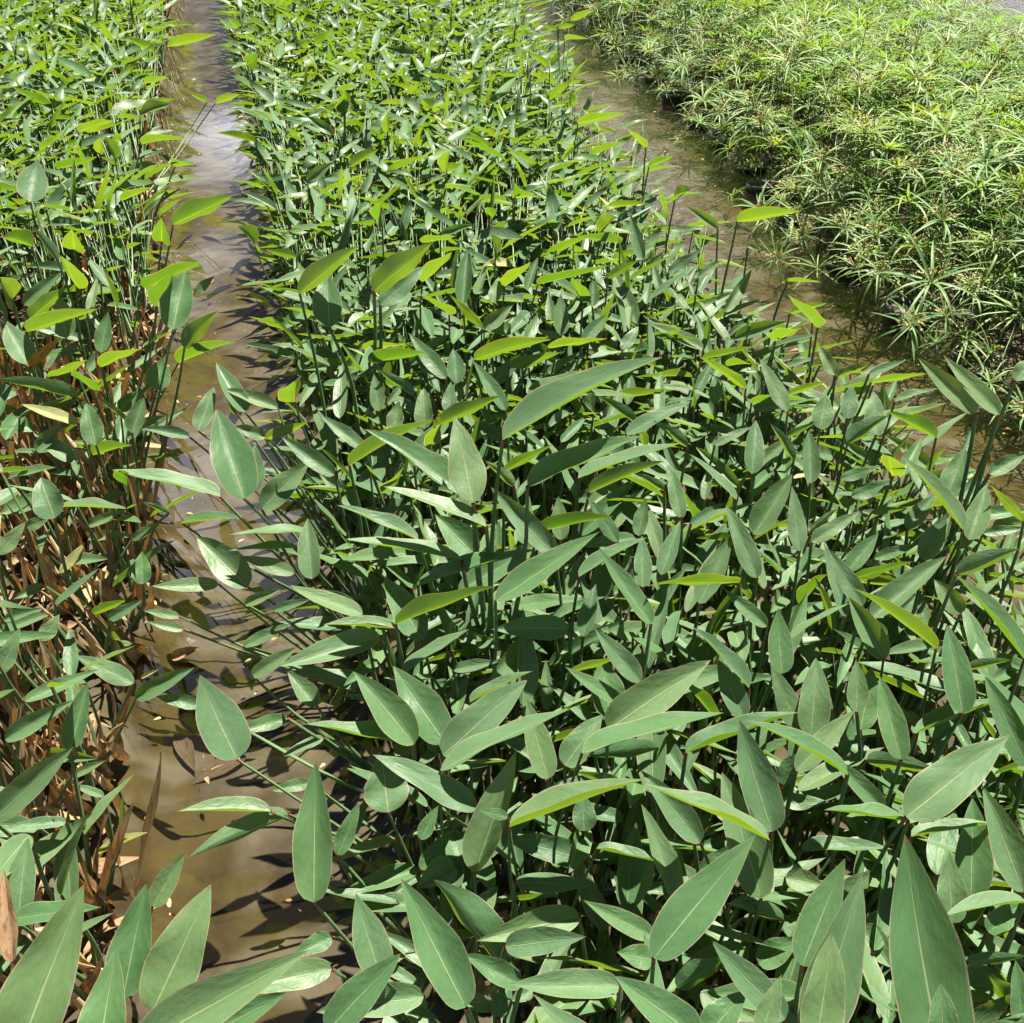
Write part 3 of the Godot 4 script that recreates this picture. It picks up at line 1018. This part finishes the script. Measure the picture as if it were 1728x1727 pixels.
func sedge_bed() -> void:
	var blade_mat := leafy("sedge_blade", strip_picture(Color(0.112, 0.205, 0.066), Color(0.112, 0.205, 0.066), Color(0.150, 0.132, 0.054), 0.985, 0.25, 8), Color.WHITE, Color(0.9, 1.0, 0.08), 0.5)
	var blade_mat2 := leafy("sedge_blade_light", strip_picture(Color(0.150, 0.232, 0.064), Color(0.150, 0.232, 0.064), Color(0.180, 0.150, 0.060), 0.97, 0.25, 9), Color.WHITE, Color(0.95, 1.0, 0.08), 0.5)
	var culm_mat := leafy("sedge_stem", strip_picture(Color(0.069, 0.117, 0.036), Color(0.069, 0.117, 0.036), Color(0.069, 0.117, 0.036), 0.99, 0.25, 10), Color.WHITE, Color(0.1, 0.14, 0.02), 0.45)
	var flower_mat := leafy("sedge_flower", strip_picture(Color(0.22, 0.26, 0.07), Color(0.33, 0.31, 0.11), Color(0.38, 0.33, 0.14), 0.8, 0.4, 12), Color.WHITE, Color(0.5, 0.45, 0.1), 0.7)
	blade_mat.metallic_specular = 0.38
	blade_mat2.metallic_specular = 0.38
	var blades: Array[Mesh] = []
	for k in 10:
		blades.append(sedge_blade(6, [0.3, 0.55, 0.05, 0.8, 0.2][k % 5], [1.0, 1.4, 0.5, 1.9, 0.8][(k * 3) % 5], 1.0, 0.048, k))
	var whorls: Array[Mesh] = []
	var thin: Array[Mesh] = []
	for k in 6:
		for low in 2:
			var st := SurfaceTool.new()
			st.begin(Mesh.PRIMITIVE_TRIANGLES)
			var start := 0
			var r := RandomNumberGenerator.new()
			r.seed = 200 + k
			for i in 16:
				var l := r.randf_range(0.5, 1.15)
				start = add_sedge_blade(st, 5 if low == 0 else 3, r.randf_range(0.0, 0.8), r.randf_range(0.4, 1.9), l, 0.048, i, Transform3D(Basis(Vector3.UP, i * 2.4 + r.randf() * 0.5), Vector3.ZERO), start)
			st.generate_normals()
			(whorls if low == 0 else thin).append(st.commit())
	var flowers: Array[Mesh] = []
	for k in 3:
		var st := SurfaceTool.new()
		st.begin(Mesh.PRIMITIVE_TRIANGLES)
		var start := 0
		var r := RandomNumberGenerator.new()
		r.seed = 300 + k
		for i in 15:
			var a := i * 2.4
			var el := r.randf_range(0.35, 1.4)
			var d := Vector3(cos(a) * cos(el), sin(el), sin(a) * cos(el))
			var l := r.randf_range(0.02, 0.05)
			start = tube(st, [d * 0.002, d * l * 0.75, d * l * 0.8, d * l], [0.0006, 0.0005, 0.0032, 0.0008], 3, 0, 1, start)
			for q in 3:
				var e := (d + Vector3(r.randf_range(-0.8, 0.8), r.randf_range(-0.4, 0.6), r.randf_range(-0.8, 0.8))).normalized()
				start = tube(st, [d * l * 0.85, d * l * 0.85 + e * 0.005, d * l * 0.85 + e * 0.012], [0.0005, 0.0026, 0.0006], 3, 0.6, 1, start)
		st.generate_normals()
		flowers.append(st.commit())
	# where they stand
	var spots := []
	var cells := {}
	for n in 60000:
		var z := -2.0 - rng.randf() * 11.5
		var x := rng.randf_range(sedge_x(z), back_x(z))
		var at := Vector3(x, 0, z)
		var edge := x - sedge_x(z)
		if edge < 0.02 or not in_frame(at + Vector3.UP * 0.5, 300):
			continue
		if back_x(z) - x < 0.5 and rng.randf() < 0.5:
			continue
		var gap := 0.068 if depth_of(at) < 6.0 else 0.076
		var c := Vector2i(floori(x / 0.12), floori(z / 0.12))
		var free := true
		for i in range(-1, 2):
			for j in range(-1, 2):
				for q: Vector3 in cells.get(c + Vector2i(i, j), []):
					if Vector2(q.x - x, q.z - z).length() < gap:
						free = false
		if not free:
			continue
		if not cells.has(c):
			cells[c] = []
		cells[c].append(at)
		at.y = ground_height(x, z) - 0.02
		spots.append(at)
	spots.sort_custom(func(a: Vector3, b: Vector3): return sedge_weight(a) < sedge_weight(b))
	var st := {}
	for n in spots.size():
		var root: Vector3 = spots[n]
		var edge := root.x - sedge_x(root.z)
		var tall := rng.randf_range(0.42, 0.72)
		if rng.randf() < (0.35 if edge > 0.25 else 0.6):
			tall = rng.randf_range(0.16, 0.42)
		if rng.randf() < 0.06:
			tall += 0.14
		tall *= 0.78 + 0.22 * smoothstep(0.05, 0.45, edge)
		var out := Vector3(rng.randfn(0, 0.07), 0, rng.randfn(0, 0.07)) + Vector3(-0.24, 0, 0.14) * (1.0 - smoothstep(0.0, 0.3, edge)) * rng.randf()
		var top := Vector3(out.x, tall, out.z)
		var size := rng.randf_range(0.17, 0.29) * (0.72 + 0.4 * tall)
		var tilt := Basis(Quaternion(Vector3.UP, (top + Vector3(rng.randfn(0, 0.16), 0.3, rng.randfn(0, 0.16))).normalized()))
		var head := Transform3D(tilt * Basis(Vector3.UP, rng.randf() * TAU).scaled(Vector3.ONE * size), top)
		var mat := blade_mat if rng.randf() < 0.6 else blade_mat2
		var flower := rng.randf() < 0.62
		if n < 300 and in_frame(root + top, 40):
			var o: Node3D
			var words := "%s umbrella sedge with %s %s" % ["tall" if tall > 0.58 else "low" if tall < 0.4 else "mid-height", "tan flower tuft in its whorl" if flower else "bare green whorl", "at the water's edge" if edge < 0.22 else "inside the sedge bed"]
			if top.normalized().y < 0.96:
				words += ", stem leaning"
			o = thing("umbrella_sedge", root, words, "sedge", "umbrella sedges at the water's edge" if edge < 0.22 else "umbrella sedges inside the bed")
			part("stem", stalk_meshes[rng.randi() % 3], culm_mat, stalk_frame(Vector3.ZERO, top, 0.0026), o)
			if n < 150:
				var count := rng.randi_range(12, 17)
				for i in count:
					var l := rng.randf_range(0.55, 1.15)
					var turn := Basis(Vector3.UP, i * 2.4 + rng.randf() * 0.5)
					part("blade", blades[rng.randi() % blades.size()], mat, head * Transform3D(turn.scaled(Vector3.ONE * l), Vector3.ZERO), o)
			else:
				part("leaf_whorl", whorls[rng.randi() % 6], mat, head, o)
			if flower:
				part("flower_head", flowers[rng.randi() % 3], flower_mat, Transform3D(tilt.scaled(Vector3.ONE * rng.randf_range(1.0, 1.8)), top), o)
		else:
			put_in(st, "s", mat, thin[n % 6], 0, Transform3D(Basis(), root) * head)
			put_in(st, "s", culm_mat, far_stalk, 0, stalk_frame(root, root + top, 0.0026))
			if flower:
				put_in(st, "s", flower_mat, flowers[n % 3], 0, Transform3D(tilt.scaled(Vector3.ONE * 1.4), root + top))
	print("sedges ", spots.size())
	var m := ArrayMesh.new()
	for mat in st["s"]:
		st["s"][mat].set_material(mat)
		st["s"][mat].commit(m)
	var rest := MeshInstance3D.new()
	rest.name = "umbrella_sedges"
	rest.mesh = m
	rest.set_meta("kind", "stuff")
	rest.set_meta("category", "sedges")
	rest.set_meta("label", "dense mass of umbrella sedge filling the back of the sedge bed")
	add_child(rest)
	pots()

func sedge_weight(p: Vector3) -> float:
	var edge := p.x - sedge_x(p.z)
	return depth_of(p) + (0.0 if in_frame(p + Vector3.UP * 0.5, 10) else 100.0) - (1.0 if edge < 0.3 else 0.0)

func pots() -> void:
	# black nursery pots, half sunk, from which the fringe of the sedge grows
	var st := SurfaceTool.new()
	st.begin(Mesh.PRIMITIVE_TRIANGLES)
	var prof := [Vector2(0.085, -0.12), Vector2(0.1, 0.0), Vector2(0.112, 0.075), Vector2(0.122, 0.078), Vector2(0.124, 0.098), Vector2(0.118, 0.1), Vector2(0.108, 0.096), Vector2(0.104, 0.05)]
	for i in prof.size():
		for s in 25:
			var a := TAU * s / 24
			st.set_uv(Vector2(s / 24.0, i / 7.0))
			st.add_vertex(Vector3(cos(a) * prof[i].x, prof[i].y, sin(a) * prof[i].x))
	for i in prof.size() - 1:
		for s in 24:
			var a := i * 25 + s
			for k in [a, a + 1, a + 25, a + 1, a + 26, a + 25]:
				st.add_index(k)
	st.generate_normals()
	var wall := st.commit()
	var earth := SurfaceTool.new()
	earth.begin(Mesh.PRIMITIVE_TRIANGLES)
	earth.add_vertex(Vector3(0, 0.08, 0))
	for s in 16:
		earth.add_vertex(Vector3(cos(TAU * s / 16) * 0.106, 0.062 + 0.012 * sin(s * 2.3), sin(TAU * s / 16) * 0.106))
	for s in 16:
		for k in [0, 1 + s, 1 + (s + 1) % 16]:
			earth.add_index(k)
	earth.generate_normals()
	var soil := earth.commit()
	var plastic := StandardMaterial3D.new()
	plastic.resource_name = "black_plastic"
	plastic.albedo_color = lin(0.012, 0.0125, 0.013)
	plastic.roughness = 0.45
	var dirt := StandardMaterial3D.new()
	dirt.resource_name = "pot_soil"
	dirt.albedo_color = lin(0.032, 0.023, 0.015)
	dirt.roughness = 0.9
	var z := -3.3
	while z > -11.5:
		var x := sedge_x(z) + rng.randf_range(0.06, 0.14)
		var o := thing("nursery_pot", Vector3(x, rng.randf_range(-0.075, -0.035), z), "black plastic nursery pot half sunk under the sedge fringe", "pot", "nursery pots along the sedge bed")
		o.rotation = Vector3(rng.randf_range(-0.2, 0.2), rng.randf() * TAU, rng.randf_range(-0.1, 0.25))
		part("pot_wall", wall, plastic, Transform3D(), o)
		part("soil", soil, dirt, Transform3D(), o)
		z -= rng.randf_range(0.35, 0.8)


func small_things() -> void:
	# litter on the dried bank
	var st := {}
	for n in 700:
		var z := -0.6 - rng.randf() * 6.0
		var x := bank_x(z) - 0.02 - absf(rng.randfn(0, 0.5))
		var at := Vector3(x, 0, z)
		if not in_frame(at, 200):
			continue
		at.y = maxf(ground_height(x, z), -0.01) + rng.randf_range(0.004, 0.03)
		var d := Vector3(rng.randfn(), rng.randfn() * 0.15, rng.randfn()).normalized()
		var l := rng.randf_range(0.05, 0.2)
		put_in(st, "l", dry if rng.randf() < 0.5 else sheath_mats[rng.randi() % 3], far_blades[rng.randi() % 26], 0, blade_frame(at, d * l, l, Vector3(rng.randfn() * 0.4, 1, rng.randfn() * 0.4), l * rng.randf_range(0.12, 0.3)))
	var m := ArrayMesh.new()
	for mat in st["l"]:
		st["l"][mat].set_material(mat)
		st["l"][mat].commit(m)
	var o := MeshInstance3D.new()
	o.name = "leaf_litter"
	o.mesh = m
	o.set_meta("kind", "stuff")
	o.set_meta("category", "litter")
	o.set_meta("label", "brown dead leaf litter lying on the muddy bank among dried stalks")
	add_child(o)
	# a curled dead blade afloat by the bank, and others sunk on the silt
	var afloat := [[Vector2(290, 1112), Vector2(337, 1094), 0.035, "curled tan dead leaf afloat beside the dried bank"], [Vector2(238, 1145), Vector2(268, 1130), 0.012, "thin straw-yellow stalk piece afloat below the curled dead leaf"]]
	for f in afloat:
		var a := at_height(f[0], 0.012)
		var b := at_height(f[1], 0.03)
		var t := thing("fallen_leaf", a, f[3], "leaf")
		part("dead_blade", near_blades[3], yellow if f[2] < 0.02 else dry, blade_frame(Vector3.ZERO, b - a, a.distance_to(b), Vector3(0.1, 1, 0.5), f[2]), t)
	var sunk := [[Vector2(300, 1240), 1.0], [Vector2(415, 1275), 2.5], [Vector2(390, 870), 2.6]]
	var rotten := dry.duplicate() as StandardMaterial3D
	rotten.resource_name = "rotten_leaf"
	rotten.albedo_color = lin(0.22, 0.22, 0.12)
	for f in sunk:
		var a := at_height(f[0], -0.09)
		a.y = ground_height(a.x, a.z) + 0.012
		var d := Vector3(cos(f[1]), 0.0, sin(f[1]))
		var t := thing("sunken_leaf", a, "dead leaf lying sunk on the silt under the smooth channel", "leaf", "sunken dead leaves")
		part("dead_blade", near_blades[5], rotten, blade_frame(Vector3.ZERO, d, 0.17, Vector3.UP, 0.05), t)
	# crumbs of straw and leaf drifting on both channels
	var bits := {}
	for n in 1500:
		var z := -0.9 - rng.randf() * 7.5
		var clear := rng.randf() < 0.5
		var a := bank_x(z) if clear else midr_x(z)
		var b := midl_x(z) if clear else sedge_x(z)
		# they gather towards the banks
		var f := pow(rng.randf(), 2.0) * 0.5
		var x := lerpf(a, b, f if rng.randf() < 0.5 else 1.0 - f)
		if noise.get_noise_2d(x * 3.0, z * 3.0) < 0.02 or ground_height(x, z) > -0.02:
			continue
		var d := Vector3(rng.randfn(), 0.0, rng.randfn()).normalized()
		var l := rng.randf_range(0.006, 0.03) * (2.2 if rng.randf() < 0.06 else 1.0)
		put_in(bits, "f", [dry, sheath_mats[2], sheath_mats[1], yellow][rng.randi() % 4], far_blades[rng.randi() % 26], 0, blade_frame(Vector3(x, 0.003, z), d * l, l, Vector3(rng.randfn() * 0.05, 1, rng.randfn() * 0.05), l * rng.randf_range(0.1, 0.5)))
	var drift := ArrayMesh.new()
	for mat in bits["f"]:
		bits["f"][mat].set_material(mat)
		bits["f"][mat].commit(drift)
	var crumbs := MeshInstance3D.new()
	crumbs.name = "floating_debris"
	crumbs.mesh = drift
	crumbs.set_meta("kind", "stuff")
	crumbs.set_meta("category", "debris")
	crumbs.set_meta("label", "crumbs of straw and dead leaf drifting on the channels")
	add_child(crumbs)
